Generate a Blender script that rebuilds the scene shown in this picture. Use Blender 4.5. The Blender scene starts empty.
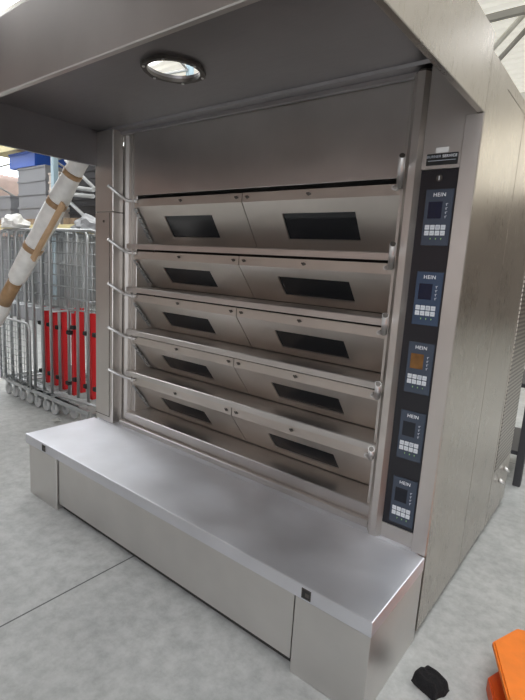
import bpy, bmesh, math, random
from mathutils import Vector, Matrix, Euler
random.seed(7)
sc = bpy.context.scene
C = sc.collection
PI = math.pi

# ------------------------------------------------------------------ camera
cam = bpy.data.cameras.new('camera')
cam.sensor_fit = 'VERTICAL'; cam.sensor_height = 36.0
cam.lens = 473.71 / 700 * 36.0
cam.clip_start = 0.02; cam.clip_end = 100
camo = bpy.data.objects.new('camera', cam); C.objects.link(camo)
camo.location = (2.799, -1.779, 1.471)
camo.rotation_euler = (math.radians(79.7832), math.radians(-3.3754), math.radians(38.4509))
sc.camera = camo

# ------------------------------------------------------------------ world, lights, exposure
w = bpy.data.worlds.new('world'); sc.world = w; w.use_nodes = True
wn = w.node_tree.nodes; wn['Background'].inputs[0].default_value = (0.80, 0.88, 1.0, 1); wn['Background'].inputs[1].default_value = 1.0

def area(name, loc, rot, sx, sy, power, col):
    l = bpy.data.lights.new(name, 'AREA'); l.shape = 'RECTANGLE'; l.size = sx; l.size_y = sy
    l.energy = power; l.color = col
    o = bpy.data.objects.new(name, l); C.objects.link(o); o.location = loc; o.rotation_euler = rot
    return o
# added fill light for the decks, in an unseen opening behind the camera
area('front_fill_light', (6.0, -8.9, 2.0), (math.radians(90), 0, 0), 4.0, 3.6, 260, (0.93, 0.96, 1.0))
SKYLIGHT = 5.0
ROOF_GLOW = 0.42
sc.view_settings.view_transform = 'Standard'; sc.view_settings.look = 'None'
sc.view_settings.gamma = 1; sc.view_settings.use_curve_mapping = False
sc.view_settings.exposure = -0.08

# ------------------------------------------------------------------ materials
def newmat(name):
    m = bpy.data.materials.new(name); m.use_nodes = True
    return m, m.node_tree.nodes, m.node_tree.links, m.node_tree.nodes['Principled BSDF']

def plain(name, col, rough=0.5, metal=0.0, var=0.0, scale=8.0, bump=0.0, emit=None):
    m, n, l, b = newmat(name)
    b.inputs['Base Color'].default_value = (*col, 1); b.inputs['Roughness'].default_value = rough
    b.inputs['Metallic'].default_value = metal
    if var or bump:
        tc = n.new('ShaderNodeTexCoord'); nz = n.new('ShaderNodeTexNoise')
        nz.inputs['Scale'].default_value = scale; nz.inputs['Detail'].default_value = 5
        l.new(tc.outputs['Object'], nz.inputs['Vector'])
        if var:
            r = n.new('ShaderNodeValToRGB')
            r.color_ramp.elements[0].position = 0.3; r.color_ramp.elements[1].position = 0.7
            r.color_ramp.elements[0].color = (*[c * (1 - var) for c in col], 1)
            r.color_ramp.elements[1].color = (*[min(1, c * (1 + var)) for c in col], 1)
            l.new(nz.outputs['Fac'], r.inputs['Fac']); l.new(r.outputs['Color'], b.inputs['Base Color'])
        if bump:
            bp = n.new('ShaderNodeBump'); bp.inputs['Strength'].default_value = bump; bp.inputs['Distance'].default_value = 0.01
            l.new(nz.outputs['Fac'], bp.inputs['Height']); l.new(bp.outputs['Normal'], b.inputs['Normal'])
    if emit:
        b.inputs['Emission Color'].default_value = (*emit[0], 1); b.inputs['Emission Strength'].default_value = emit[1]
    return m

def steel(name, col, rough, grain=(3, 60, 60), smudge=0.05, bump=0.01, stretch=None, aniso=0.75):
    """brushed stainless: grain stretched along one axis plus cloudy finger-mark roughness"""
    m, n, l, b = newmat(name)
    b.inputs['Metallic'].default_value = 1.0
    if stretch:                     # highlights smear across the brushing direction
        cv = n.new('ShaderNodeCombineXYZ')
        for q in range(3): cv.inputs[q].default_value = stretch[q]
        l.new(cv.outputs[0], b.inputs['Tangent']); b.inputs['Anisotropic'].default_value = aniso
    tc = n.new('ShaderNodeTexCoord')
    mp = n.new('ShaderNodeMapping'); mp.inputs['Scale'].default_value = grain
    l.new(tc.outputs['Object'], mp.inputs['Vector'])
    g = n.new('ShaderNodeTexNoise'); g.inputs['Scale'].default_value = 5; g.inputs['Detail'].default_value = 4
    l.new(mp.outputs['Vector'], g.inputs['Vector'])
    c = n.new('ShaderNodeTexNoise'); c.inputs['Scale'].default_value = 3.5; c.inputs['Detail'].default_value = 3; c.inputs['Roughness'].default_value = 0.5
    l.new(tc.outputs['Object'], c.inputs['Vector'])
    mr = n.new('ShaderNodeMapRange'); mr.inputs['From Min'].default_value = 0.15; mr.inputs['From Max'].default_value = 0.85
    mr.inputs['To Min'].default_value = rough - smudge * 0.6; mr.inputs['To Max'].default_value = rough + smudge
    l.new(c.outputs['Fac'], mr.inputs['Value'])
    ad = n.new('ShaderNodeMath'); ad.operation = 'MULTIPLY_ADD'; ad.inputs[1].default_value = 0.16; 
    l.new(g.outputs['Fac'], ad.inputs[0]); l.new(mr.outputs['Result'], ad.inputs[2])
    sb = n.new('ShaderNodeMath'); sb.operation = 'SUBTRACT'; sb.inputs[1].default_value = 0.08
    l.new(ad.outputs[0], sb.inputs[0]); l.new(sb.outputs[0], b.inputs['Roughness'])
    rp = n.new('ShaderNodeValToRGB'); rp.color_ramp.elements[0].position = 0.25; rp.color_ramp.elements[1].position = 0.75
    rp.color_ramp.elements[0].color = (*[x * 0.9 for x in col], 1); rp.color_ramp.elements[1].color = (*[min(1, x * 1.05) for x in col], 1)
    l.new(c.outputs['Fac'], rp.inputs['Fac']); l.new(rp.outputs['Color'], b.inputs['Base Color'])
    bp = n.new('ShaderNodeBump'); bp.inputs['Strength'].default_value = bump; bp.inputs['Distance'].default_value = 0.005
    l.new(g.outputs['Fac'], bp.inputs['Height']); l.new(bp.outputs['Normal'], b.inputs['Normal'])
    return m

M = {}
M['steel_h'] = steel('brushed_steel_horizontal', (0.66, 0.63, 0.605), 0.34)
M['steel_door'] = steel('door_steel', (0.68, 0.63, 0.58), 0.40, smudge=0.06, stretch=(0, .3, 1), aniso=.5)
M['steel_v'] = steel('brushed_steel_vertical', (0.62, 0.59, 0.56), 0.42, grain=(60, 60, 3))
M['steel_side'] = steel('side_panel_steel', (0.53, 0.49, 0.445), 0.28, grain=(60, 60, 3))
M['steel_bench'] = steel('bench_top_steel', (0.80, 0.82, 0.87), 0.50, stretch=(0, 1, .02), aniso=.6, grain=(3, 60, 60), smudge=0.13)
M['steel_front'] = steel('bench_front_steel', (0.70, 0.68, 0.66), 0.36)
M['steel_hood'] = steel('shaded_hood_steel', (0.31, 0.30, 0.31), 0.36)  # darker copy of the steel, shade under the hood put into the colour
M['chrome'] = plain('bright_tube_steel', (0.72, 0.71, 0.70), 0.40, 0.85)
M['rubber'] = plain('black_rubber', (0.02, 0.02, 0.02), 0.7)
M['cavity'] = plain('cavity_shade', (0.03, 0.028, 0.027), 0.8)  # near black, the shade inside gaps put into the colour
M['screw'] = plain('dark_screw', (0.12, 0.11, 0.10), 0.45, 0.8)
M['glass'] = plain('dark_oven_glass', (0.012, 0.013, 0.015), 0.12)
M['panel_black'] = plain('black_panel', (0.012, 0.012, 0.016), 0.28)
M['white_print'] = plain('white_print', (0.75, 0.77, 0.8), 0.5)
M['grey_print'] = plain('grey_print', (0.42, 0.45, 0.5), 0.5)
M['key'] = plain('key_white', (0.62, 0.65, 0.68), 0.5)
M['green_print'] = plain('green_print', (0.25, 0.5, 0.15), 0.5)
M['membrane_navy'] = plain('membrane_navy', (0.040, 0.064, 0.110), 0.22)
M['membrane_slate'] = plain('membrane_slate', (0.048, 0.062, 0.088), 0.22)
M['screen_blue'] = plain('screen_blue', (0.003, 0.008, 0.028), 0.15)
M['screen_dark'] = plain('screen_dark', (0.012, 0.014, 0.02), 0.15)
M['screen_amber'] = plain('screen_amber', (0.16, 0.075, 0.02), 0.2, var=0.3, scale=30)
M['badge'] = plain('badge_black', (0.015, 0.017, 0.017), 0.4)
M['sticker'] = plain('white_sticker', (0.72, 0.72, 0.70), 0.5)
M['galv'] = plain('zinc_plated_tube', (0.52, 0.54, 0.55), 0.38, 0.9)
M['wire'] = plain('zinc_plated_wire', (0.45, 0.47, 0.48), 0.42, 0.9)
M['red'] = plain('red_painted_steel', (0.80, 0.022, 0.03), 0.4)
M['wrap'] = plain('white_stretch_wrap', (0.80, 0.79, 0.76), 0.3, var=0.12, scale=14, bump=0.5)
M['tape'] = plain('brown_packing_tape', (0.36, 0.22, 0.11), 0.35, var=0.2, scale=20)
M['wood'] = plain('pale_timber', (0.62, 0.42, 0.25), 0.7, var=0.15, scale=10)
M['wood_dark'] = plain('weathered_timber', (0.33, 0.24, 0.16), 0.8, var=0.3, scale=12)
M['orange'] = plain('orange_paint', (0.92, 0.215, 0.004), 0.55, var=0.06, scale=20)
M['orange_dark'] = plain('dark_orange_paint', (0.72, 0.10, 0.010), 0.42, var=0.08, scale=20)
M['cloth'] = plain('black_fleece', (0.006, 0.0055, 0.007), 0.95, var=0.4, scale=120, bump=0.8)
M['paper'] = plain('white_paper', (0.8, 0.8, 0.78), 0.8)
M['crate_grey'] = plain('grey_plastic', (0.30, 0.31, 0.33), 0.55)
M['crate_pale_grey'] = plain('light_grey_foam', (0.42, 0.43, 0.45), 0.7, var=.15)
M['crate_dark'] = plain('black_plastic', (0.03, 0.03, 0.033), 0.5)
M['crate_blue'] = plain('blue_plastic', (0.015, 0.10, 0.52), 0.45)
M['crate_pale'] = plain('pale_plastic', (0.70, 0.62, 0.55), 0.6)
M['rack_blue'] = plain('pale_blue_rack_paint', (0.45, 0.60, 0.68), 0.5)
M['rack_yellow'] = plain('cream_beam_paint', (0.80, 0.70, 0.38), 0.5)
M['rack_grey'] = plain('grey_strut', (0.48, 0.49, 0.49), 0.5)
M['dark_frame'] = plain('dark_steel_frame', (0.06, 0.06, 0.065), 0.5, 0.3)
M['carton'] = plain('brown_cardboard', (0.42, 0.29, 0.17), 0.8, var=0.15)
M['wall'] = plain('wall_sheet', (0.27, 0.235, 0.21), 0.8, var=0.1, scale=1.5)
M['wall_warm'] = plain('brick_wall', (0.58, 0.45, 0.41), 0.85, var=0.15, scale=2)
M['roof'] = plain('translucent_roof_sheet', (0.80, 0.79, 0.74), 0.8, emit=((1.0, 0.97, 0.88), ROOF_GLOW))
M['skylight'] = plain('skylight_panel', (0.9, 0.9, 0.9), 0.5, emit=((0.96, 0.98, 1.0), SKYLIGHT))
M['wall_light'] = plain('translucent_wall_sheet', (0.8, 0.78, 0.70), 0.8, emit=((1.0, 0.95, 0.82), 1.15))
M['roof_opaque'] = plain('grey_roof_sheet', (0.26, 0.26, 0.26), 0.8)
M['left_fill'] = plain('left_fill_glow', (0.8, 0.8, 0.8), 0.6, emit=((0.90, 0.95, 1.0), 3.0))  # added glow that brightens the bench and rack from the left
M['roof_steel'] = plain('roof_beam_grey', (0.34, 0.33, 0.30), 0.6)
M['roof_white'] = plain('roof_truss_white', (0.72, 0.71, 0.66), 0.6)

# floor: power-floated concrete with saw-cut joints
def floor_mat():
    m, n, l, b = newmat('concrete_floor')
    tc = n.new('ShaderNodeTexCoord')
    n1 = n.new('ShaderNodeTexNoise'); n1.inputs['Scale'].default_value = 1.6; n1.inputs['Detail'].default_value = 8; n1.inputs['Roughness'].default_value = 0.65
    n2 = n.new('ShaderNodeTexNoise'); n2.inputs['Scale'].default_value = 16; n2.inputs['Detail'].default_value = 6; n2.inputs['Roughness'].default_value = 0.7
    for q in (n1, n2): l.new(tc.outputs['Object'], q.inputs['Vector'])
    r1 = n.new('ShaderNodeValToRGB'); r1.color_ramp.elements[0].position = 0.32; r1.color_ramp.elements[1].position = 0.68
    r1.color_ramp.elements[0].color = (0.40, 0.41, 0.405, 1); r1.color_ramp.elements[1].color = (0.54, 0.55, 0.54, 1)
    l.new(n1.outputs['Fac'], r1.inputs['Fac'])
    r2 = n.new('ShaderNodeValToRGB'); r2.color_ramp.elements[0].position = 0.3; r2.color_ramp.elements[1].position = 0.62
    r2.color_ramp.elements[0].color = (0.64, 0.64, 0.64, 1); r2.color_ramp.elements[1].color = (1, 1, 1, 1)
    l.new(n2.outputs['Fac'], r2.inputs['Fac'])
    mx = n.new('ShaderNodeMix'); mx.data_type = 'RGBA'; mx.blend_type = 'MULTIPLY'; mx.inputs['Factor'].default_value = 0.8
    l.new(r1.outputs['Color'], mx.inputs['A']); l.new(r2.outputs['Color'], mx.inputs['B'])
    sp = n.new('ShaderNodeSeparateXYZ'); l.new(tc.outputs['Object'], sp.inputs[0])
    prev = mx.outputs['Result']
    for ax, off, per in (('X', 1.024, 5.0), ('Y', -2.6, 5.0)):
        a = n.new('ShaderNodeMath'); a.operation = 'SUBTRACT'; a.inputs[1].default_value = off - per / 2
        l.new(sp.outputs[ax], a.inputs[0])
        f = n.new('ShaderNodeMath'); f.operation = 'FLOORED_MODULO'; f.inputs[1].default_value = per; l.new(a.outputs[0], f.inputs[0])
        s = n.new('ShaderNodeMath'); s.operation = 'SUBTRACT'; s.inputs[1].default_value = per / 2; l.new(f.outputs[0], s.inputs[0])
        ab = n.new('ShaderNodeMath'); ab.operation = 'ABSOLUTE'; l.new(s.outputs[0], ab.inputs[0])
        lt = n.new('ShaderNodeMath'); lt.operation = 'LESS_THAN'; lt.inputs[1].default_value = 0.004; l.new(ab.outputs[0], lt.inputs[0])
        k = n.new('ShaderNodeMix'); k.data_type = 'RGBA'; l.new(lt.outputs[0], k.inputs['Factor']); l.new(prev, k.inputs['A'])
        k.inputs['B'].default_value = (0.10, 0.10, 0.10, 1); prev = k.outputs['Result']
    l.new(prev, b.inputs['Base Color'])
    b.inputs['Roughness'].default_value = 0.55
    bp = n.new('ShaderNodeBump'); bp.inputs['Strength'].default_value = 0.08; bp.inputs['Distance'].default_value = 0.01
    l.new(n2.outputs['Fac'], bp.inputs['Height']); l.new(bp.outputs['Normal'], b.inputs['Normal'])
    return m
M['floor'] = floor_mat()

def perforated_mat():
    """steel sheet punched with a close grid of round holes"""
    m, n, l, b = newmat('perforated_steel')
    b.inputs['Metallic'].default_value = 1.0; b.inputs['Roughness'].default_value = 0.35
    tc = n.new('ShaderNodeTexCoord'); sp = n.new('ShaderNodeSeparateXYZ'); l.new(tc.outputs['Object'], sp.inputs[0])
    def cell(o):
        d = n.new('ShaderNodeMath'); d.operation = 'DIVIDE'; d.inputs[1].default_value = 0.024; l.new(o, d.inputs[0])
        f = n.new('ShaderNodeMath'); f.operation = 'FRACT'; l.new(d.outputs[0], f.inputs[0])
        s = n.new('ShaderNodeMath'); s.operation = 'SUBTRACT'; s.inputs[1].default_value = 0.5; l.new(f.outputs[0], s.inputs[0])
        p = n.new('ShaderNodeMath'); p.operation = 'MULTIPLY'; l.new(s.outputs[0], p.inputs[0]); l.new(s.outputs[0], p.inputs[1])
        return p.outputs[0]
    a = n.new('ShaderNodeMath'); a.operation = 'ADD'; l.new(cell(sp.outputs['Y']), a.inputs[0]); l.new(cell(sp.outputs['Z']), a.inputs[1])
    lt = n.new('ShaderNodeMath'); lt.operation = 'LESS_THAN'; lt.inputs[1].default_value = 0.10; l.new(a.outputs[0], lt.inputs[0])
    k = n.new('ShaderNodeMix'); k.data_type = 'RGBA'; l.new(lt.outputs[0], k.inputs['Factor'])
    k.inputs['A'].default_value = (0.50, 0.46, 0.42, 1); k.inputs['B'].default_value = (0.02, 0.018, 0.018, 1)
    l.new(k.outputs['Result'], b.inputs['Base Color'])
    return m
M['perforated'] = perforated_mat()

# ------------------------------------------------------------------ mesh helpers
def bx(bm, x0, x1, y0, y1, z0, z1, bev=0.0, seg=1):
    r = bmesh.ops.create_cube(bm, size=1.0)
    vs = r['verts']
    for v in vs:
        v.co = Vector((x0 + (v.co.x + .5) * (x1 - x0), y0 + (v.co.y + .5) * (y1 - y0), z0 + (v.co.z + .5) * (z1 - z0)))
    if bev:
        es = list({e for v in vs for e in v.link_edges})
        bmesh.ops.bevel(bm, geom=es, offset=bev, segments=seg, affect='EDGES', profile=0.5)

def prism(bm, poly, axis, a0, a1):
    """extrude a closed 2-D polygon along an axis: x -> poly is (y,z); y -> (x,z); z -> (x,y)"""
    def p(u, v, a):
        return {'x': (a, u, v), 'y': (u, a, v), 'z': (u, v, a)}[axis]
    lo = [bm.verts.new(p(u, v, a0)) for u, v in poly]; hi = [bm.verts.new(p(u, v, a1)) for u, v in poly]
    n = len(poly)
    fs = [bm.faces.new(lo), bm.faces.new(hi)]
    for i in range(n):
        fs.append(bm.faces.new((lo[i], lo[(i + 1) % n], hi[(i + 1) % n], hi[i])))
    bmesh.ops.recalc_face_normals(bm, faces=fs)

def tube(bm, pts, r, n=8, close=False):
    """round bar swept along a polyline; r may be a list of radii"""
    pts = [Vector(p) for p in pts]; k = len(pts)
    rs = r if isinstance(r, (list, tuple)) else [r] * k
    rings = []; up = None
    for i in range(k):
        if i == 0: t = pts[1] - pts[0]
        elif i == k - 1: t = pts[-1] - pts[-2]
        else: t = (pts[i + 1] - pts[i]).normalized() + (pts[i] - pts[i - 1]).normalized()
        t.normalize()
        if up is None:
            up = Vector((0, 0, 1)) if abs(t.z) < 0.9 else Vector((1, 0, 0))
        a = (up - t * up.dot(t)).normalized(); up = a; b = t.cross(a)
        sc_ = 1.0
        if 0 < i < k - 1:
            d = (pts[i + 1] - pts[i]).normalized().dot(t); sc_ = 1 / max(d, .6)
        rings.append([bm.verts.new(pts[i] + (a * math.cos(2 * PI * j / n) + b * math.sin(2 * PI * j / n)) * rs[i]) for j in range(n)])
    fs = []
    for i in range(k - 1):
        for j in range(n):
            f = bm.faces.new((rings[i][j], rings[i][(j + 1) % n], rings[i + 1][(j + 1) % n], rings[i + 1][j])); f.smooth = True; fs.append(f)
    fs.append(bm.faces.new(rings[0])); fs.append(bm.faces.new(rings[-1]))
    bmesh.ops.recalc_face_normals(bm, faces=fs)

def arc(c, r, a0, a1, n, fn):
    return [fn(c[0] + r * math.cos(a0 + (a1 - a0) * i / n), c[1] + r * math.sin(a0 + (a1 - a0) * i / n)) for i in range(n + 1)]

def BM(): return bmesh.new()

def wpos(o):
    p = Vector((0, 0, 0))
    while o: p += o.location; o = o.parent
    return p

def obj(name, bm, mat, parent=None, world=True, extra=None):
    """link the bmesh as ONE mesh object; coordinates are world unless world=False"""
    me = bpy.data.meshes.new(name)
    if parent and world: bmesh.ops.translate(bm, verts=bm.verts, vec=-wpos(parent))
    bm.to_mesh(me); bm.free()
    me.materials.append(M[mat])
    for e in (extra or []): me.materials.append(M[e])
    o = bpy.data.objects.new(name, me); C.objects.link(o); o.parent = parent
    return o

def tag(o, label, cat, group=None):
    o['label'] = label; o['category'] = cat
    if group: o['group'] = group
    return o
def thing(name, label, cat, loc=(0, 0, 0), group=None):
    o = bpy.data.objects.new(name, None); C.objects.link(o); o.location = loc; o.empty_display_size = .1
    return tag(o, label, cat, group)
def struct(name, bm, mat):
    o = obj(name, bm, mat); o['kind'] = 'structure'; return o
def single(name, bm, mat, label, cat, base, group=None):
    """a thing that is one mesh, origin moved to its base"""
    bmesh.ops.translate(bm, verts=bm.verts, vec=-Vector(base))
    o = obj(name, bm, mat); o.location = base
    return tag(o, label, cat, group)
def dup(root, loc, label, rot=None, group=None):
    r = root.copy(); C.objects.link(r); r.location = loc; r['label'] = label
    if rot is not None: r.rotation_euler = rot
    if group: r['group'] = group
    for ch in list(root.children):
        c = ch.copy(); C.objects.link(c); c.parent = r
        for g in list(ch.children):
            d = g.copy(); C.objects.link(d); d.parent = c
    return r

def lettering(name, body, size, mat, parent, loc, plane='front', thick=0.0004, align='CENTER', bold=0.0):
    """letters as mesh, upright in the x-z plane facing -y"""
    cu = bpy.data.curves.new(name, 'FONT'); cu.body = body; cu.size = size; cu.align_x = align; cu.align_y = 'CENTER'
    cu.extrude = thick; cu.space_character = 1.12; cu.offset = bold
    t = bpy.data.objects.new('tmp', cu); C.objects.link(t)
    bpy.context.view_layer.update()
    me = bpy.data.meshes.new_from_object(t.evaluated_get(bpy.context.evaluated_depsgraph_get()))
    bpy.data.objects.remove(t); bpy.data.curves.remove(cu)
    me.transform(Matrix.Rotation(PI / 2, 4, 'X'))
    me.transform(Matrix.Translation(Vector(loc) - wpos(parent)))
    me.materials.clear(); me.materials.append(M[mat])
    o = bpy.data.objects.new(name, me); C.objects.link(o); o.parent = parent
    return o

# ------------------------------------------------------------------ the warehouse
b = BM(); bx(b, -13, 9, -9, 15, -0.1, 0); struct('floor', b, 'floor')
RZ = 6.3
# corrugated roof sheets, ridges along x: opaque grey added over the unseen front bays to dim the hood fascia, translucent over the rear
for (nm, mt_, ya_, yb_) in (('ceiling', 'roof', -1.2, 15.0), ('ceiling_2', 'roof_opaque', -9.0, -1.2)):
    b = BM(); ys = []; y = ya_
    while y < yb_ - .01:
        ys += [(y, 0), (y + .10, 0), (y + .15, .05), (y + .25, .05), (y + .30, 0)]; y += .30
    prev = None
    for (yy, dz) in ys:
        a = b.verts.new((-13, yy, RZ + dz)); c = b.verts.new((9, yy, RZ + dz))
        if prev: b.faces.new((prev[0], prev[1], c, a))
        prev = (a, c)
    bmesh.ops.recalc_face_normals(b, faces=b.faces)
    struct(nm, b, mt_)
k = 0
for (x0, x1, y0, y1) in ((-9.5, -7.5, 1.0, 6.5), (-8.0, -5.0, -3.5, 1.5), (-3.5, -1.5, .5, 6.0), (2.6, 5.2, -7.5, -1.5), (2.6, 4.6, .5, 6.0), (3.0, 5.0, 8.6, 9.8)):
    if True:
        k += 1
        b = BM(); bx(b, x0, x1, y0, y1, RZ - .06, RZ - .02); o = struct('window_%d' % k, b, 'skylight')
# walls
b = BM(); bx(b, -13, 9, 15, 15.2, 0, RZ); struct('wall_rear', b, 'wall')
b = BM(); bx(b, -4, 9, 14.9, 14.98, 4.1, 6.1); struct('window_20', b, 'wall_light')
b = BM(); bx(b, -13.2, -13, -9, 15, 0, RZ); struct('wall_left', b, 'wall_warm')
b = BM(); bx(b, -12.98, -12.9, -1.0, 12.0, 3.7, 6.0); struct('window_21', b, 'left_fill')  # unseen fill panel, added to light the bench and left background
b = BM(); bx(b, 9, 9.2, -9, 15, 0, RZ); struct('wall_right', b, 'wall')
b = BM(); bx(b, -13, 4.0, -9.2, -9, 0, RZ); bx(b, 8.0, 9, -9.2, -9, 0, RZ); bx(b, 4, 8, -9.2, -9, 3.8, RZ); struct('wall_front', b, 'wall_warm')
# purlins along x, trusses
b = BM()
for yy in (-6.0, -3.0, 0.0, 3.0, 5.6, 7.87):
    bx(b, -13, 9, yy - .05, yy + .05, RZ - .35, RZ - .24)
struct('trim_1', b, 'roof_steel')
b = BM()
bx(b, -13, 9, 8.42, 8.58, 4.72, 4.86)
for k in range(8):
    x = -6.98 + k * 2.0
    tube(b, [(x, 8.5, 4.86), (x + 1.42, 8.5, 6.3)], .055, 4); tube(b, [(x + 2.0, 8.5, 4.86), (x + 1.42, 8.5, 6.3)], .055, 4)
struct('trim_2', b, 'roof_white')
b = BM()
for k in range(8):
    x = -6.63 + k * 2.0; tube(b, [(x, 8.55, 4.86), (x + 1.36, 8.55, 6.3)], .05, 4)
struct('trim_3', b, 'roof_steel')

# ------------------------------------------------------------------ the deck oven
W = 2.3; HB = 0.374; HH = 2.015; HC = 2.225; HT = 2.26; D = 0.482; DH = 0.953
oven = thing('deck_oven', 'tall stainless steel five-deck bakery oven with canopy hood and black control column', 'oven', (1.15, 0.8, 0))
# carcass behind the decks
b = BM(); bx(b, .03, 2.27, .26, 1.56, .0, 2.17); obj('carcass', b, 'cavity', oven)
b = BM(); bx(b, .0, 2.27, .06, 1.58, 2.216, 2.222); obj('top_cover', b, 'steel_h', oven)
b = BM(); bx(b, .0, .025, .08, 1.58, .03, 2.17, .002); obj('side_panel', b, 'steel_side', oven)
# right flank in three panels with open seams
b = BM(); prism(b, [(.0, .035), (.573, .035), (.573, 2.160), (.246, 2.160), (.246, 2.208), (.0, 2.208)], 'x', 2.272, 2.30); obj('side_panel', b, 'steel_side', oven)
b = BM(); bx(b, 2.272, 2.30, .579, 1.083, .035, 2.160, .0015); obj('side_panel', b, 'steel_side', oven)
b = BM(); bx(b, 2.272, 2.30, 1.089, 1.58, .035, 2.160, .0015); sp_ = obj('side_panel', b, 'steel_side', oven)
b = BM(); bx(b, 2.2995, 2.3025, 1.13, 1.56, .36, 1.52); obj('perforated_grille', b, 'perforated', sp_)
b = BM(); bx(b, 2.275, 2.298, .252, 1.58, 2.166, 2.21); obj('top_rail', b, 'steel_side', oven)
b = BM(); bx(b, 2.20, 2.268, .02, 1.57, 0, .06); bx(b, .03, 2.2, 1.5, 1.57, 0, .06); obj('plinth', b, 'dark_frame', oven)
# two cable glands low on the rear panel
for (yy, zz) in ((1.30, .26), (1.42, .30)):
    b = BM(); tube(b, [(2.300, yy, zz), (2.335, yy, zz - .02)], [.014, .010], 10); obj('cable_gland', b, 'chrome', sp_)

# left pillar and jambs
b = BM()
bx(b, 0, .19, 0, .075, HB, 1.735, .003); bx(b, 0, .19, 0, .075, 1.738, 2.215, .003)
lp = obj('left_pillar', b, 'steel_v', oven)
b = BM(); tube(b, [(.095, .002, 1.68), (.095, -.004, 1.68)], .008, 10); obj('lock_screw', b, 'screw', lp)
b = BM(); bx(b, .155, .158, -.002, .002, HB + .04, 1.73); bx(b, .0, .158, -.002, .002, HB + .036, HB + .04); obj('cover_seam', b, 'screw', lp)
b = BM(); prism(b, [(.19, .076), (.222, .068), (.235, .085), (.262, .085), (.262, .24), (.19, .24)], 'z', HB + .0005, 2.2155); obj('left_jamb', b, 'steel_v', oven)
b = BM(); bx(b, .262, .299, .098, .24, HB + .08, 2.2155, .002); obj('left_jamb', b, 'steel_v', oven)
# right post, chamfered
b = BM(); prism(b, [(2.024, .07), (2.024, .04), (2.034, .018), (2.059, -.016), (2.086, -.016), (2.1, .010), (2.1, .07)], 'z', HB, 2.182)
rp = obj('right_post', b, 'steel_v', oven)
b = BM(); prism(b, [(2.027, .066), (2.027, .041), (2.037, .02), (2.061, -.012), (2.084, -.012), (2.096, .010), (2.096, .066)], 'z', 2.182, 2.19); obj('end_cap', b, 'screw', rp)
b = BM(); bx(b, 2.000, 2.024, .07, .24, HB, 2.2); obj('right_jamb', b, 'steel_v', oven)
# control column
b = BM(); bx(b, 2.1, 2.241, .012, .06, .440, 1.845); cp = obj('control_panel', b, 'panel_black', oven)
b = BM(); bx(b, 2.1, 2.241, .010, .06, HB, .438, .001); obj('lower_cover', b, 'steel_v', oven)
b = BM(); bx(b, 2.1, 2.241, .004, .06, 1.847, 2.2, .001); uc = obj('upper_cover', b, 'steel_v', oven)
b = BM(); bx(b, 2.241, 2.277, -.012, .06, HH - .001, 2.2); bx(b, 2.241, 2.30, -.012, -.0005, HB + .0005, HH - .001, .002); bx(b, 2.241, 2.271, -.0005, .06, HB + .0005, HH - .001); obj('right_frame', b, 'steel_v', oven)
# maker's badge and sticker
b = BM(); bx(b, 2.117, 2.229, .0005, .004, 1.859, 1.899, .0015); bd = obj('badge', b, 'badge', uc)
b = BM(); bx(b, 2.148, 2.193, .002, .004, 1.901, 1.919); obj('sticker', b, 'sticker', uc)
lettering('badge_lettering', 'BURNER', .0128, 'grey_print', uc, (2.1440, .0002, 1.888), bold=.0001)
lettering('badge_lettering', 'SERVICE', .0128, 'white_print', uc, (2.2000, .0002, 1.888), bold=.0003)
b = BM(); bx(b, 2.124, 2.222, -.0001, .0006, 1.8735, 1.8755); obj('badge_rule', b, 'grey_print', uc)
# key switch below it
b = BM(); tube(b, [(2.170, .012, 1.815), (2.170, .006, 1.815)], .0115, 16); ks = obj('key_switch', b, 'screw', cp)
b = BM(); bx(b, 2.1685, 2.1715, .004, .006, 1.808, 1.822); obj('key_slot', b, 'white_print', cp)

# five control units
units = [(2.196, 1.677, 'membrane_slate', 'screen_blue'), (2.184, 1.381, 'membrane_navy', 'screen_blue'),
         (2.177, 1.113, 'membrane_slate', 'screen_amber'), (2.172, .838, 'membrane_slate', 'screen_dark'), (2.170, .556, 'membrane_slate', 'screen_dark')]
units = [(2.178, z, m_, s_) for (_, z, m_, s_) in units]
for (ux, uz, mm, ss) in units:
    b = BM(); bx(b, ux - .050, ux + .050, .009, .013, uz - .100, uz + .100, .0012)
    u = obj('control_unit', b, mm, oven)
    b = BM(); bx(b, ux - .036, ux + .014, .0078, .0095, uz - .003, uz + .056); obj('screen', b, ss, u)
    for r_ in range(2):
        for c_ in range(4):
            kx = ux - .0405 + c_ * .0195; kz = uz - .026 - r_ * .0205
            b = BM(); bx(b, kx, kx + .0165, .0072, .0095, kz - .017, kz, .0007); obj('key', b, 'key', u)
            if True:
                q = BM()
                if (r_, c_) == (0, 2): bx(q, kx + .003, kx + .0135, .0068, .0074, kz - .0140, kz - .003)
                elif r_ == 0: bx(q, kx + .003, kx + .0135, .0068, .0074, kz - .0095, kz - .0075)
                else: prism(q, [(kx + .004, kz - .012), (kx + .0125, kz - .0085), (kx + .0125, kz - .0065), (kx + .004, kz - .010)], 'y', .0068, .0074)
                obj('key_symbol', q, 'grey_print', u)
    q = BM()
    for c_ in range(3):
        kx = ux - .018 + c_ * .0195; prism(q, [(kx, uz - .073), (kx + .004, uz - .073), (kx + .002, uz - .080)], 'y', .0084, .0092)
    obj('arrow_mark', q, 'green_print', u)
    for c_ in range(4):
        b = BM(); z0 = uz + .046 - c_ * .0145
        prism(b, [(ux + .026, z0), (ux + .034, z0 + .003), (ux + .034, z0 + .0045), (ux + .026, z0 + .0025)], 'y', .0084, .0092)
        bx(b, ux + .0275, ux + .030, .0084, .0092, z0 - .005, z0 + .001)
        obj('symbol', b, 'grey_print', u)
    lettering('unit_lettering', 'HEIN', .019, 'white_print', u, (ux, .0088, uz + .080), bold=.0001)

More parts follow.
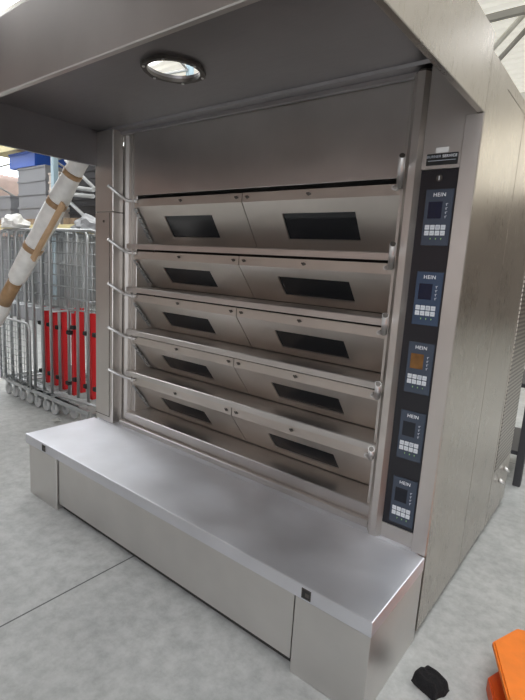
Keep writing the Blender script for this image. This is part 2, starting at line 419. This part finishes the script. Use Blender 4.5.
# top panel above the decks
b = BM(); bx(b, .299, 2.024, .076, .24, 1.838, 2.215, .002); obj('upper_panel', b, 'steel_h', oven)
# decks
T = [1.861, 1.550, 1.285, 1.015, .745]; L = [1.550, 1.285, 1.015, .745, .465]
XL, XM, XR = .299, 1.167, 2.002
for i in range(5):
    t, lo = T[i], L[i]
    lip = .032 if i < 4 else .058
    b = BM(); prism(b, [(.050, lo - lip), (.050, lo - .004), (.054, lo), (.25, lo), (.25, lo - .012), (.062, lo - .012), (.062, lo - lip)], 'x', .262, 2.020)
    obj('deck_sill', b, 'steel_h', oven)
    top = t - .044; cr = t - .088; bot = lo + .004; y0 = .080; y1 = .224
    def sl(s): return (y0 + (y1 - y0) * s, cr + (bot - cr) * s)
    nrm = Vector((0, (bot - cr), -(y1 - y0))).normalized()       # towards the viewer / down
    th = -nrm * .018
    for (xa, xb, wx0, wx1) in ((XL + .004, XM - .0025, .532, .925), (XM + .0025, XR, 1.395, 1.787)):
        b = BM()
        bx(b, xa, xb, y0, y0 + .018, cr, top, 0)                   # hinge flange
        sa, sb_ = .25, .78
        P = lambda x, s, d=0: b.verts.new(Vector((x, *sl(s))) + th * d)
        o4 = [P(xa, 0), P(xb, 0), P(xb, 1), P(xa, 1)]; i4 = [P(wx0, sa), P(wx1, sa), P(wx1, sb_), P(wx0, sb_)]
        o4b = [P(xa, 0, 1), P(xb, 0, 1), P(xb, 1, 1), P(xa, 1, 1)]; i4b = [P(wx0, sa, 1), P(wx1, sa, 1), P(wx1, sb_, 1), P(wx0, sb_, 1)]
        fs = []
        for j in range(4):
            k_ = (j + 1) % 4
            fs += [b.faces.new((o4[j], o4[k_], i4[k_], i4[j])), b.faces.new((i4[j], i4[k_], i4b[k_], i4b[j])),
                   b.faces.new((o4b[j], i4b[j], i4b[k_], o4b[k_])), b.faces.new((o4[k_], o4[j], o4b[j], o4b[k_]))]
        bmesh.ops.recalc_face_normals(b, faces=fs)
        dr = obj('oven_door', b, 'steel_door', oven)
        g = BM()
        vs = []
        for d in (.35, .8):
            vs.append([g.verts.new(Vector((x, *sl(s))) + th * d) for (x, s) in ((wx0, sa), (wx1, sa), (wx1, sb_), (wx0, sb_))])
        fs = [g.faces.new(vs[0]), g.faces.new(vs[1])] + [g.faces.new((vs[0][j], vs[0][(j + 1) % 4], vs[1][(j + 1) % 4], vs[1][j])) for j in range(4)]
        bmesh.ops.recalc_face_normals(g, faces=fs)
        obj('window', g, 'glass', dr)
        inner = xb - .033 if xa < 1 else xa + .033
        for sx in ((xa + xb) / 2 - .02, inner):
            q = BM(); zz = (top + cr) / 2 + .001
            tube(q, [(sx, y0 + .002, zz), (sx, y0 - .006, zz)], .0075, 10)
            tube(q, [(sx - .011, y0 - .004, zz + .003), (sx + .011, y0 - .004, zz - .001)], .004, 6)
            obj('hinge_screw', q, 'screw', dr)
    # ratchet strip at the left cheek of the deck
    b = BM()
    a0 = Vector((.3005, *sl(.03))) + Vector((0, -.010, -.006)); a1 = Vector((.3005, *sl(.93))) + Vector((0, -.010, -.006))
    dv = (a1 - a0); nv = Vector((0, -dv.z, dv.y)).normalized() * .005
    n_ = 7
    for j in range(n_):
        p0 = a0 + dv * (j / n_); p1 = a0 + dv * ((j + .78) / n_)
        qs = [p0 - nv, p0 + nv, p1 + nv * .8, p1 - nv]
        prism(b, [(v.y, v.z) for v in qs], 'x', .2995, .3230)
    qs = [a0 - nv * .5, a0 + nv * .2, a1 + nv * .2, a1 - nv * .5]
    prism(b, [(v.y, v.z) for v in qs], 'x', .299, .303)
    obj('ratchet_strip', b, 'galv', oven)
    # crank handles, one each end
    pz = top - .012
    b = BM()
    tube(b, [(.335, .062, pz), (.262, .060, pz + .003), (.250, .047, pz + .008), (.236, -.066, pz + .074)], [.008, .008, .0095, .0095], 10)
    obj('crank_handle', b, 'chrome', oven)
    b = BM(); tube(b, [(.322, .080, pz), (.322, .050, pz)], .011, 10); obj('hinge_roller', b, 'chrome', oven)
    b = BM()
    tube(b, [(1.975, .060, pz - .005), (2.000, .046, pz - .006), (2.012, .030, pz)], .008, 10)
    tube(b, [(2.010, .034, pz - .004), (2.055, -.072, pz + .080)], .0125, 12)
    ch = obj('crank_handle', b, 'chrome', oven)
    b = BM(); tube(b, [(2.0542, -.0702, pz + .0787), (2.0560, -.0744, pz + .0818)], .0105, 12); obj('end_plug', b, 'screw', ch)
    b = BM(); tube(b, [(1.978, .080, pz - .006), (1.978, .052, pz - .006)], .010, 10); obj('hinge_roller', b, 'chrome', oven)
# low angle strip resting on the bench in front of the bottom deck
b = BM(); prism(b, [(.022, HB + .001), (.022, HB + .028), (.026, HB + .032), (.05, HB + .032), (.05, HB + .001)], 'x', .236, 2.030); obj('sill_strip', b, 'steel_h', oven)

# canopy hood
b = BM(); bx(b, 0, W, -DH, -DH + .022, HH, HT, .003); hood = obj('hood_fascia', b, 'steel_h', oven)
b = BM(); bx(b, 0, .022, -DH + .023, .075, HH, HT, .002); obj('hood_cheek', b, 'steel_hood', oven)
b = BM(); bx(b, W - .022, W, -DH + .023, -.001, HH, HT, .002); obj('hood_cheek', b, 'steel_side', oven)
# hood ceiling sheet with a round duct hole
hx, hy, hr = 1.195, -.405, .108
b = BM()
N = 48
x0, x1, ya, yb = .022, W - .022, -DH + .022, .005
def edgept(a):
    dx, dy = math.cos(a), math.sin(a); ts = []
    if dx > 1e-6: ts.append((x1 - hx) / dx)
    if dx < -1e-6: ts.append((x0 - hx) / dx)
    if dy > 1e-6: ts.append((yb - hy) / dy)
    if dy < -1e-6: ts.append((ya - hy) / dy)
    tt = min(ts); return hx + dx * tt, hy + dy * tt
angs = [2 * PI * j / N for j in range(N)] + [math.atan2(yy - hy, xx - hx) % (2 * PI) for xx in (x0, x1) for yy in (ya, yb)]
angs = sorted(angs)
for z_ in (HC, HC + .012):
    inn = [b.verts.new((hx + hr * math.cos(a), hy + hr * math.sin(a), z_)) for a in angs]
    out = [b.verts.new((*edgept(a), z_)) for a in angs]
    if z_ == HC: i0, o0 = inn, out
    for j in range(len(angs)):
        k_ = (j + 1) % len(angs); b.faces.new((inn[j], out[j], out[k_], inn[k_]))
for j in range(len(angs)):
    k_ = (j + 1) % len(angs)
    b.faces.new((i0[j], i0[k_], inn[k_], inn[j])); b.faces.new((o0[j], out[j], out[k_], o0[k_]))
bmesh.ops.recalc_face_normals(b, faces=b.faces)
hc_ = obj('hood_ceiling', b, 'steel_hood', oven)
# stepped trim between ceiling and upper panel
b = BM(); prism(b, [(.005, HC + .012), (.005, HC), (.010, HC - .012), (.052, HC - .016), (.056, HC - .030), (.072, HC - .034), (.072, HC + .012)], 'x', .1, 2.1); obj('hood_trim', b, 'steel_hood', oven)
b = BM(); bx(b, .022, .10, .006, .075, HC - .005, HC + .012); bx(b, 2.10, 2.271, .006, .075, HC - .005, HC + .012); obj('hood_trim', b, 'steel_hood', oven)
# duct collar: a lugged ring with screws
b = BM(); n_ = 48; ra = []
for z_ in (HC - .014, HC - .0005):
    ro = [b.verts.new((hx + (.124 + .007 * max(0, math.cos(6 * 2 * PI * j / n_))) * math.cos(2 * PI * j / n_), hy + (.124 + .007 * max(0, math.cos(6 * 2 * PI * j / n_))) * math.sin(2 * PI * j / n_), z_)) for j in range(n_)]
    ri = [b.verts.new((hx + .106 * math.cos(2 * PI * j / n_), hy + .106 * math.sin(2 * PI * j / n_), z_)) for j in range(n_)]
    ra.append((ro, ri))
for j in range(n_):
    k_ = (j + 1) % n_
    for (ro, ri) in ra: b.faces.new((ro[j], ro[k_], ri[k_], ri[j]))
    b.faces.new((ra[0][0][j], ra[0][0][k_], ra[1][0][k_], ra[1][0][j])); b.faces.new((ra[0][1][j], ra[0][1][k_], ra[1][1][k_], ra[1][1][j]))
bmesh.ops.recalc_face_normals(b, faces=b.faces)
col = obj('duct_collar', b, 'screw', hc_)
for j in range(6):
    a = 2 * PI * j / 6
    b = BM(); c0 = Vector((hx + .119 * math.cos(a), hy + .119 * math.sin(a), HC - .014)); tube(b, [c0, c0 - Vector((0, 0, .004))], .006, 8); obj('collar_screw', b, 'chrome', hc_)

# ------------------------------------------------------------------ the loading bench in front
bench = thing('loading_bench', 'low stainless steel bench running along the foot of the oven', 'bench', (1.15, -.24, 0))
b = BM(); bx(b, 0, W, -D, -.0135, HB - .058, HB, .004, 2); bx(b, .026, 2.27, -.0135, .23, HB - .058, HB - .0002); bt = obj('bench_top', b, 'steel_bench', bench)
b = BM(); bx(b, .035, .352, -D + .004, -.03, 0, HB - .059, .002); obj('end_block', b, 'steel_front', bench)
b = BM(); bx(b, 2.004, 2.2975, -D + .004, -.0135, 0, HB - .059, .002); obj('end_block', b, 'steel_front', bench)
b = BM(); bx(b, .359, 1.994, -D + .014, -D + .040, .040, HB - .059, .0015); obj('front_panel', b, 'steel_front', bench)
b = BM(); bx(b, .358, 2.0, -D + .0405, -.03, 0, HB - .062); obj('plinth', b, 'cavity', bench)  # black fill, paints the shade in the gap under the front panel
for sx in (.222, 2.050):
    b = BM()
    s_ = .019
    for (a0, a1, c0, c1) in ((-s_, s_, s_ - .003, s_), (-s_, s_, -s_, -s_ + .003), (-s_, -s_ + .003, -s_, s_), (s_ - .003, s_, -s_, s_)):
        bx(b, sx + a0, sx + a1, -D - .002, -D + .001, HB - .030 + c0, HB - .030 + c1)
    fr = obj('latch_frame', b, 'screw', bench)
    b = BM(); bx(b, sx - s_ + .003, sx + s_ - .003, -D - .0008, -D + .001, HB - .030 - s_ + .003, HB - .030 + s_ - .003); obj('latch_hole', b, 'rubber', fr)
    b = BM(); bx(b, sx - .004, sx + .012, -D - .0016, -D, HB - .040, HB - .026); obj('latch_tongue', b, 'screw', fr)

# ------------------------------------------------------------------ nested roll cages on the left
def side_frame(bm_t, bm_w, y0, y1, xa, xb, h):
    """inverted-U tube frame from (xa,y0) to (xb,y1) with a wire grid"""
    def p(s, z): return (xa + (xb - xa) * s, y0 + (y1 - y0) * s, z)
    r = .09
    pts = [p(0, .16), p(0, h - .09), p(.01, h - .045), p(.05, h - .012), p(.13, h), p(.87, h), p(.95, h - .012), p(.99, h - .045), p(1, h - .09), p(1, .16)]
    tube(bm_t, pts, .0135, 8)
    tube(bm_t, [p(0, .19), p(1, .19)], .012, 6)
    for k in range(1, 8):
        s = k / 8; tube(bm_w, [p(s, .99), p(s, h)], .0035, 4)
    for k in range(0, 7):
        z = .99 + (h - .99) * k / 7; tube(bm_w, [p(0, z), p(1, z)], .0035, 4)
def make_cage(label, gate=False):
    t = thing('roll_cage', label, 'roll cage', (0, 0, 0), 'nested roll cages beside the oven')
    LN, WD, H = .58, .74, 1.66
    bt_, bw_ = BM(), BM(); side_frame(bt_, bw_, .0, .10, 0, LN, H)
    f = obj('side_frame', bt_, 'galv', t, world=False); obj('wire_mesh', bw_, 'wire', f, world=False)
    bt_, bw_ = BM(), BM(); side_frame(bt_, bw_, WD, WD - .10, 0, LN, H)
    f = obj('side_frame', bt_, 'galv', t, world=False); obj('wire_mesh', bw_, 'wire', f, world=False)
    b = BM()
    tube(b, [(0, 0, H - .02), (0, WD, H - .02)], .012, 6); tube(b, [(0, 0, .19), (0, WD, .19)], .012, 6); tube(b, [(0, 0, .95), (0, WD, .95)], .010, 6)
    for k in range(1, 9): tube(b, [(0, WD * k / 9, .19), (0, WD * k / 9, H - .02)], .004, 4)
    obj('back_frame', b, 'galv', t, world=False)
    # base plate folded up against the open end
    b = BM(); prism(b, [(.150, .20), (.190, .20), (.200, .97), (.130, .97)], 'x', LN - .030, LN - .018); prism(b, [(.146, .20), (.153, .20), (.133, .97), (.126, .97)], 'x', LN - .05, LN - .01)
    pl_ = obj('folded_shelf', b, 'red', t, world=False)
    for z in (.33, .80):
        b = BM(); bx(b, LN - .05, LN - .002, .078, .118, z - .018, z + .018, .004); obj('plate_clip', b, 'rubber', pl_, world=False)
    b = BM(); tube(b, [(.0, 0, .16), (0, WD, .16)], .015, 6); bx(b, -.01, LN + .01, -.004, .02, .125, .165); bx(b, -.01, LN + .01, WD - .02, WD + .004, .125, .165); obj('chassis', b, 'galv', t, world=False)
    for (cx_, cy_) in ((.03, .012), (LN - .03, .085), (.03, WD - .012), (LN - .03, WD - .085)):
        b = BM(); bx(b, cx_ - .022, cx_ + .022, cy_ - .022, cy_ + .022, .112, .125); bx(b, cx_ - .02, cx_ + .012, cy_ - .020, cy_ - .016, .05, .115); bx(b, cx_ - .02, cx_ + .012, cy_ + .016, cy_ + .020, .05, .115)
        cs = obj('caster', b, 'galv', t, world=False)
        b = BM(); tube(b, [(cx_ - .004, cy_ - .0145, .052), (cx_ - .004, cy_ + .0145, .052)], .051, 16); obj('wheel', b, 'rack_grey', cs, world=False)
    return t
NC = 7
X0 = -2.20; DX = .155
cage_words = ['leftmost roll cage, wire half gate folded on its front', 'second roll cage from the left end of the nested row', 'third roll cage from the left end of the nested row',
              'fourth roll cage from the left end of the nested row', 'third roll cage from the oven in the nested row', 'second roll cage from the oven in the nested row', 'roll cage nested closest to the oven pillar']
cage = make_cage(cage_words[0]); cage.location = (X0, .36, 0)
cages = [cage]
for i in range(1, NC):
    cages.append(dup(cage, (X0 + DX * i, .36 + .004 * (i % 2), 0), cage_words[i], rot=(0, 0, 0)))
    for ch in cages[-1].children:
        if ch.name.startswith('folded_shelf'): ch.rotation_euler = (0, (0, .0, .01, .05, -.05, .0, -.01, .01)[i], 0)
# folded half gate on the leftmost cage
b = BM(); gx0, gx1, gy, g0, g1 = -2.22, -1.60, .325, .17, .80
tube(b, [(gx0, gy, g0), (gx0, gy, g1 - .06), (gx0 + .02, gy, g1 - .02), (gx0 + .06, gy, g1), (gx1 - .06, gy, g1), (gx1 - .02, gy, g1 - .02), (gx1, gy, g1 - .06), (gx1, gy, g0), (gx0, gy, g0)], .012, 8)
gt = obj('half_gate', b, 'galv', cage)
b = BM()
for k in range(1, 11): tube(b, [(gx0 + (gx1 - gx0) * k / 11, gy, g0), (gx0 + (gx1 - gx0) * k / 11, gy, g1)], .0035, 4)
for k in range(1, 11): tube(b, [(gx0, gy, g0 + (g1 - g0) * k / 11), (gx1, gy, g0 + (g1 - g0) * k / 11)], .0035, 4)
obj('wire_mesh', b, 'wire', gt)

# flattened cardboard lying on top of the cages
b = BM(); bx(b, -.21, .21, -.15, .15, 0, .012, .003); bmesh.ops.rotate(b, verts=b.verts, cent=(0, 0, 0), matrix=Euler((.03, .0, .5)).to_matrix()); bmesh.ops.translate(b, verts=b.verts, vec=(-1.63, .80, 1.688))
single('cardboard_sheet', b, 'carton', 'flattened brown cardboard lying on top of the roll cages', 'cardboard', (-1.63, .80, 1.675))

# loose wrapping lying on the cages
def lump(c, sx, sy, sz, seed):
    random.seed(seed); b = BM(); bmesh.ops.create_icosphere(b, subdivisions=3, radius=1)
    ph = [random.random() * 6 for _ in range(6)]
    for v in b.verts:
        k = 1 + .18 * math.sin(4 * v.co.x + ph[0]) * math.sin(5 * v.co.y + ph[1]) + .12 * math.sin(9 * v.co.z + ph[2] + 6 * v.co.x) + .06 * random.random()
        v.co = Vector((v.co.x * sx * k, v.co.y * sy * k, max(-.25, v.co.z) * sz * k))
    z = min(v.co.z for v in b.verts); bmesh.ops.translate(b, verts=b.verts, vec=(c[0], c[1], c[2] - z))
    return b
single('plastic_film', lump((-2.02, .42, 1.675), .16, .10, .10, 4), 'wrap', 'crumpled white plastic film on top of the leftmost roll cages', 'plastic film', (-2.02, .42, 1.675))
single('foam_sheet', lump((-1.16, .70, 1.673), .20, .14, .10, 9), 'crate_pale_grey', 'crumpled light grey foam sheet on top of the roll cages by the oven', 'foam sheet', (-1.16, .70, 1.673))

# white wrapped pole leaning behind the hood
A = Vector((-.085, -.046, 2.06)); B = Vector((-.90, -.222, 1.025))   # two points of its axis
pa = A + (A - B) * .02
dirv = (A - B).normalized()
foot = B + dirv * (-(B.z - .06) / dirv.z); head = A + dirv * .035
pole = thing('wrapped_pole', 'long pole bundled in white stretch wrap and brown tape, leaning left of the oven', 'wrapped pole', (foot.x, foot.y, 0))
Lp = (head - foot).length
def pp(s): return foot + (head - foot) * s
tA = (A - foot).length / Lp; tB = (B - foot).length / Lp
def at(f): return tB + (tA - tB) * f          # f=0 at the frame edge, 1 at the hood
b = BM()
prof = [(f_, r_ * 1.03) for f_, r_ in [(-.60, .045), (-.3, .05), (-.12, .055), (-.08, .060), (.0, .062), (.04, .058), (.06, .040), (.22, .044), (.24, .060), (.27, .062), (.45, .064), (.55, .060), (.62, .068), (.72, .066), (.755, .057), (.765, .068), (.85, .060), (.93, .055), (1.0, .055)]]
tube(b, [foot] + [pp(at(f)) for f, r in prof[1:]] + [head], [.046] + [r for f, r in prof[1:]] + [.056], 14)
obj('wrapping', b, 'wrap', pole)
for (f0, f1, r) in ((.055, .215, .0475), (.44, .47, .067), (.725, .752, .0665), (.90, .925, .0600)):
    r *= 1.03; b = BM(); tube(b, [pp(at(f0)), pp(at((f0 + f1) / 2)), pp(at(f1))], [r, r * 1.01, r], 14); obj('tape_band', b, 'tape', pole)
side_ = dirv.cross(Vector((0, 1, 0))).normalized(); side_ = side_ if side_.x > 0 else -side_
fwd = side_.cross(dirv).normalized(); fwd = fwd if fwd.y < 0 else -fwd
b = BM(); c0 = pp(at(.42)) + side_ * .080 + fwd * .02; c1 = pp(at(.78)) + side_ * .083 + fwd * .02
vs = []
for c in (c0, c1):
    for (u_, v_) in ((-.022, -.008), (.022, -.008), (.022, .008), (-.022, .008)): vs.append(b.verts.new(c + side_ * u_ + fwd * v_))
fs = [b.faces.new(vs[:4]), b.faces.new(vs[4:])] + [b.faces.new((vs[j], vs[(j + 1) % 4], vs[4 + (j + 1) % 4], vs[4 + j])) for j in range(4)]
bmesh.ops.recalc_face_normals(b, faces=fs); obj('timber_batten', b, 'wood', pole)

# scrap of paper by the cage casters
b = BM(); random.seed(3)
g_ = [[b.verts.new((-1.045 + .02 * i_ - .05, .285 + .02 * j_ - .04, .004 + random.random() * .022)) for j_ in range(4)] for i_ in range(5)]
for i_ in range(4):
    for j_ in range(3): b.faces.new((g_[i_][j_], g_[i_ + 1][j_], g_[i_ + 1][j_ + 1], g_[i_][j_ + 1]))
r_ = bmesh.ops.solidify(b, geom=b.faces[:], thickness=.002)
single('paper_scrap', b, 'paper', 'crumpled white paper scrap on the floor by the roll cage casters', 'paper', (-1.045, .285, 0))

# ------------------------------------------------------------------ black folded cloth on the floor
b = BM()
bmesh.ops.create_grid(b, x_segments=26, y_segments=18, size=.5)
for v in b.verts:
    u_, q_ = v.co.x * 2, v.co.y * 2
    edge = (abs(u_) ** 7 + abs(q_) ** 7)
    h = .040 * max(0, 1 - edge) ** .45 + .003 * math.sin(5 * u_ + 3 * q_) + .002 * math.sin(9 * q_ + 2)
    v.co = Vector((u_ * .052 + .003 * math.sin(4 * q_), q_ * .046 + .003 * math.sin(4 * u_) , max(.001, h + .003)))
bmesh.ops.solidify(b, geom=b.faces[:], thickness=.004)
for f in b.faces: f.smooth = True
zmin = min(v.co.z for v in b.verts)
bmesh.ops.translate(b, verts=b.verts, vec=(0, 0, -zmin))
o = obj('black_cloth', b, 'cloth'); o.location = (2.425, -.187, 0.0); o.rotation_euler = (0, 0, math.radians(-20))
tag(o, 'small folded black fleece cloth lying on the concrete floor', 'cloth')

# ------------------------------------------------------------------ orange stacker forks reaching in at the lower right
ax = Vector((-.39, .92, 0)).normalized(); px_ = Vector((.92, .39, 0)).normalized()
st = thing('pallet_stacker', 'orange pallet stacker forks reaching in over the floor at lower right', 'pallet stacker', (3.0, -.9, 0))
def fork(c, wd, ch, z0, z1, ln, sl_=0.0):
    """flat bar with chamfered tip; c is the left chamfer corner"""
    c = Vector((c[0], c[1], 0)); b = BM()
    pts = [c, c + ax * ch + px_ * ch, c + ax * ch + px_ * (wd - ch), c + px_ * wd, c + px_ * wd - ax * ln, c - ax * ln]
    prism(b, [(p.x, p.y) for p in pts], 'z', z0, z1)
    es = [e for e in b.edges if abs(e.verts[0].co.z - z1) < 1e-5 and abs(e.verts[1].co.z - z1) < 1e-5]
    bmesh.ops.bevel(b, geom=es, offset=.006, segments=2, affect='EDGES')
    return b
obj('fork', fork((2.574, .007), .26, .105, .128, .15, 1.0), 'orange', st)
obj('fork', fork((2.574 + .42 * px_.x, .007 + .42 * px_.y), .26, .105, .128, .15, 1.0), 'orange', st)
obj('support_leg', fork((2.5865, -.062), .20, .10, .0, .055, .95), 'orange_dark', st)
obj('support_leg', fork((2.5865 + .48 * px_.x, -.062 + .48 * px_.y), .20, .10, .0, .055, .95), 'orange_dark', st)
b = BM(); c = Vector((2.574, .007, 0)) - ax * .86 - px_ * .03
prism(b, [((c + px_ * u_ - ax * v_).x, (c + px_ * u_ - ax * v_).y) for (u_, v_) in ((0, 0), (.76, 0), (.76, .14), (0, .14))], 'z', .0, .22); obj('fork_heel', b, 'orange', st)

# ------------------------------------------------------------------ rack of crates beyond the cages
RY = 3.0
rack = thing('pallet_rack', 'tall pallet rack with pale uprights and cream beams behind the roll cages', 'rack', (-6.3, 3.6, 0))
for xx in (-9.4, -5.95, -3.6):
    for yy in (RY - .05, RY + 1.05):
        b = BM(); bx(b, xx - .05, xx + .05, yy - .05, yy + .05, 0, 5.2, .006); obj('upright', b, 'rack_blue', rack)
    b = BM()
    for k in range(5): 
        z0 = .3 + k * .95
        tube(b, [(xx, RY, z0), (xx, RY + 1.0, z0 + .45)], .02, 6); tube(b, [(xx, RY + 1.0, z0 + .45), (xx, RY, z0 + .9)], .02, 6)
    obj('bracing', b, 'rack_grey', rack)
for z in (1.98, 3.55, 4.5):
    for yy in (RY - .05, RY + 1.05):
        for (xa, xb) in ((-9.34, -6.01), (-5.89, -3.66)):
            b = BM(); bx(b, xa, xb, yy - .025, yy + .025, z - .11, z, .004); obj('beam', b, 'rack_yellow', rack)
# grey diagonal struts on the right bay
for (p0, p1) in (((-5.5, 2.92, 3.08), (-4.6, 2.92, 2.55)), ((-5.55, 2.92, 2.45), (-4.75, 2.92, 2.02)), ((-5.45, 2.86, 2.63), (-4.55, 2.86, 2.52)), ((-5.45, 2.86, 2.50), (-4.55, 2.86, 2.42))):
    b = BM(); tube(b, [p0, p1], .035, 6); obj('strut', b, 'rack_grey', rack)

def crate(bm, x0, x1, y0, y1, z0, z1):
    """open tray with rim and ribs"""
    t_ = .02
    bx(bm, x0 + .02, x1 - .02, y0 + .02, y1 - .02, z0, z0 + .02)
    for (a0, a1, c0, c1) in ((x0 + .015, x1 - .015, y0 + .015, y0 + .03), (x0 + .015, x1 - .015, y1 - .03, y1 - .015), (x0 + .015, x0 + .03, y0 + .03, y1 - .03), (x1 - .03, x1 - .015, y0 + .03, y1 - .03)):
        bx(bm, a0, a1, c0, c1, z0, z1)
    for (a0, a1, c0, c1) in ((x0, x1, y0, y0 + .015), (x0, x1, y1 - .015, y1), (x0, x0 + .015, y0 + .015, y1 - .015), (x1 - .015, x1, y0 + .015, y1 - .015)):
        bx(bm, a0, a1, c0, c1, z1 - .035, z1)

def stack(name, mat, labels, x0, x1, z0, h, n, group, dx=0.0, y0=RY + .08, y1=RY + .92):
    b = BM(); crate(b, -(x1 - x0) / 2, (x1 - x0) / 2, -(y1 - y0) / 2, (y1 - y0) / 2, 0, h - .004)
    o = obj(name, b, mat); o.location = ((x0 + x1) / 2, (y0 + y1) / 2, z0); tag(o, labels(0), 'crate', group)
    for k in range(1, n):
        c = o.copy(); C.objects.link(c); c.location = ((x0 + x1) / 2 + dx * k, (y0 + y1) / 2, z0 + h * k); c['label'] = labels(k); c['group'] = group
nth = ['bottom', 'second', 'third', 'fourth', 'fifth', 'sixth', 'seventh', 'eighth', 'ninth', 'tenth', 'eleventh']
def pallet(x0, x1, z, label):
    b = BM()
    for k in range(7):
        xx = x0 + (x1 - x0) * k / 7; bx(b, xx, xx + (x1 - x0) / 7 - .03, RY + .02, RY + .98, z + .10, z + .122)
    for yy in (RY + .02, RY + .45, RY + .88):
        bx(b, x0, x1 - .03, yy, yy + .1, z, z + .10)
    single('wooden_pallet', b, 'wood_dark', label, 'pallet', ((x0 + x1) / 2, RY + .5, z), 'pallets on the rack')
pallet(-7.75, -6.45, 1.98, 'wooden pallet on the rack under the tall grey crate stack')
pallet(-5.80, -4.30, 1.98, 'wooden pallet on the rack under the black crate stack')
pallet(-9.25, -7.95, 1.98, 'wooden pallet on the rack under the short grey crates, far left')
stack('plastic_crate', 'crate_grey', lambda k: '%s grey plastic crate from below in the tall stack behind the cages' % nth[k], -7.70, -6.55, 2.105, .255, 4, 'grey crates on the rack')
stack('plastic_crate', 'crate_grey', lambda k: '%s grey plastic crate of the short stack at the far left' % ('lower', 'upper')[k], -9.20, -8.05, 2.105, .255, 2, 'short stack of grey crates')
stack('plastic_crate', 'crate_dark', lambda k: '%s black plastic crate from below, in the stack behind the cages' % nth[k], -5.72, -4.40, 2.105, .118, 9, 'black crates on the rack')
b = BM(); crate(b, -8.0, -6.9, RY + .05, RY + .85, 3.127, 3.42); single('plastic_crate', b, 'crate_blue', 'bright blue plastic crate on top of the grey crate stack', 'crate', (-7.45, RY + .45, 3.127))
stack('plastic_crate', 'crate_pale', lambda k: '%s pale pink slatted crate beside the grey crate stack' % nth[k], -6.44, -6.02, 2.0, .16, 6, 'pale crates on the rack')
# cartons on the upper level, grey boxes below
def carton(x0, x1, z0, z1, mat, label, cat='carton', group='cartons on the upper rack level', y0=RY + .1, y1=RY + .9):
    b = BM(); bx(b, x0, x1, y0, y1, z0, z1, .01); bx(b, x0 + .05, x1 - .05, y0 - .003, y0, (z0 + z1) / 2 - .03, (z0 + z1) / 2 + .03)
    single('carton', b, mat, label, cat, ((x0 + x1) / 2, (y0 + y1) / 2, z0), group)
carton(-9.2, -8.2, 3.56, 4.1, 'rack_yellow', 'cream carton at the left of the upper rack level')
carton(-8.1, -7.1, 3.56, 3.95, 'carton', 'brown carton on the upper rack level above the blue crate')
carton(-7.0, -6.1, 3.56, 4.2, 'crate_pale', 'pale carton on the upper rack level beside an upright')
carton(-5.8, -4.8, 3.56, 3.9, 'carton', 'brown carton on the upper rack level above the black crates')
for k, (xa, xb) in enumerate(((-9.2, -8.1), (-8.0, -6.8), (-6.7, -6.1), (-5.8, -4.9), (-4.8, -3.8))):
    carton(xa, xb, .001, 1.75, 'crate_grey', ['first', 'second', 'third', 'fourth', 'fifth'][k] + ' tall grey box from the left on the floor under the rack behind the cages', 'box', 'grey boxes under the rack')

# ------------------------------------------------------------------ dark machine frame beyond the oven on the right
fr = thing('steel_rack', 'dark steel equipment rack standing beyond the rear end of the oven', 'rack', (2.15, 2.3, 0))
for (xx, yy) in ((1.85, 1.95), (2.315, 1.95), (1.85, 2.6), (2.315, 2.6)):
    b = BM(); bx(b, xx - .025, xx + .025, yy - .025, yy + .025, 0, 1.75, .004); obj('upright', b, 'dark_frame', fr)
for z in (.25, .75, 1.25, 1.72):
    b = BM(); bx(b, 1.86, 2.305, 1.96, 2.59, z - .03, z, .003); obj('shelf', b, 'dark_frame', fr)
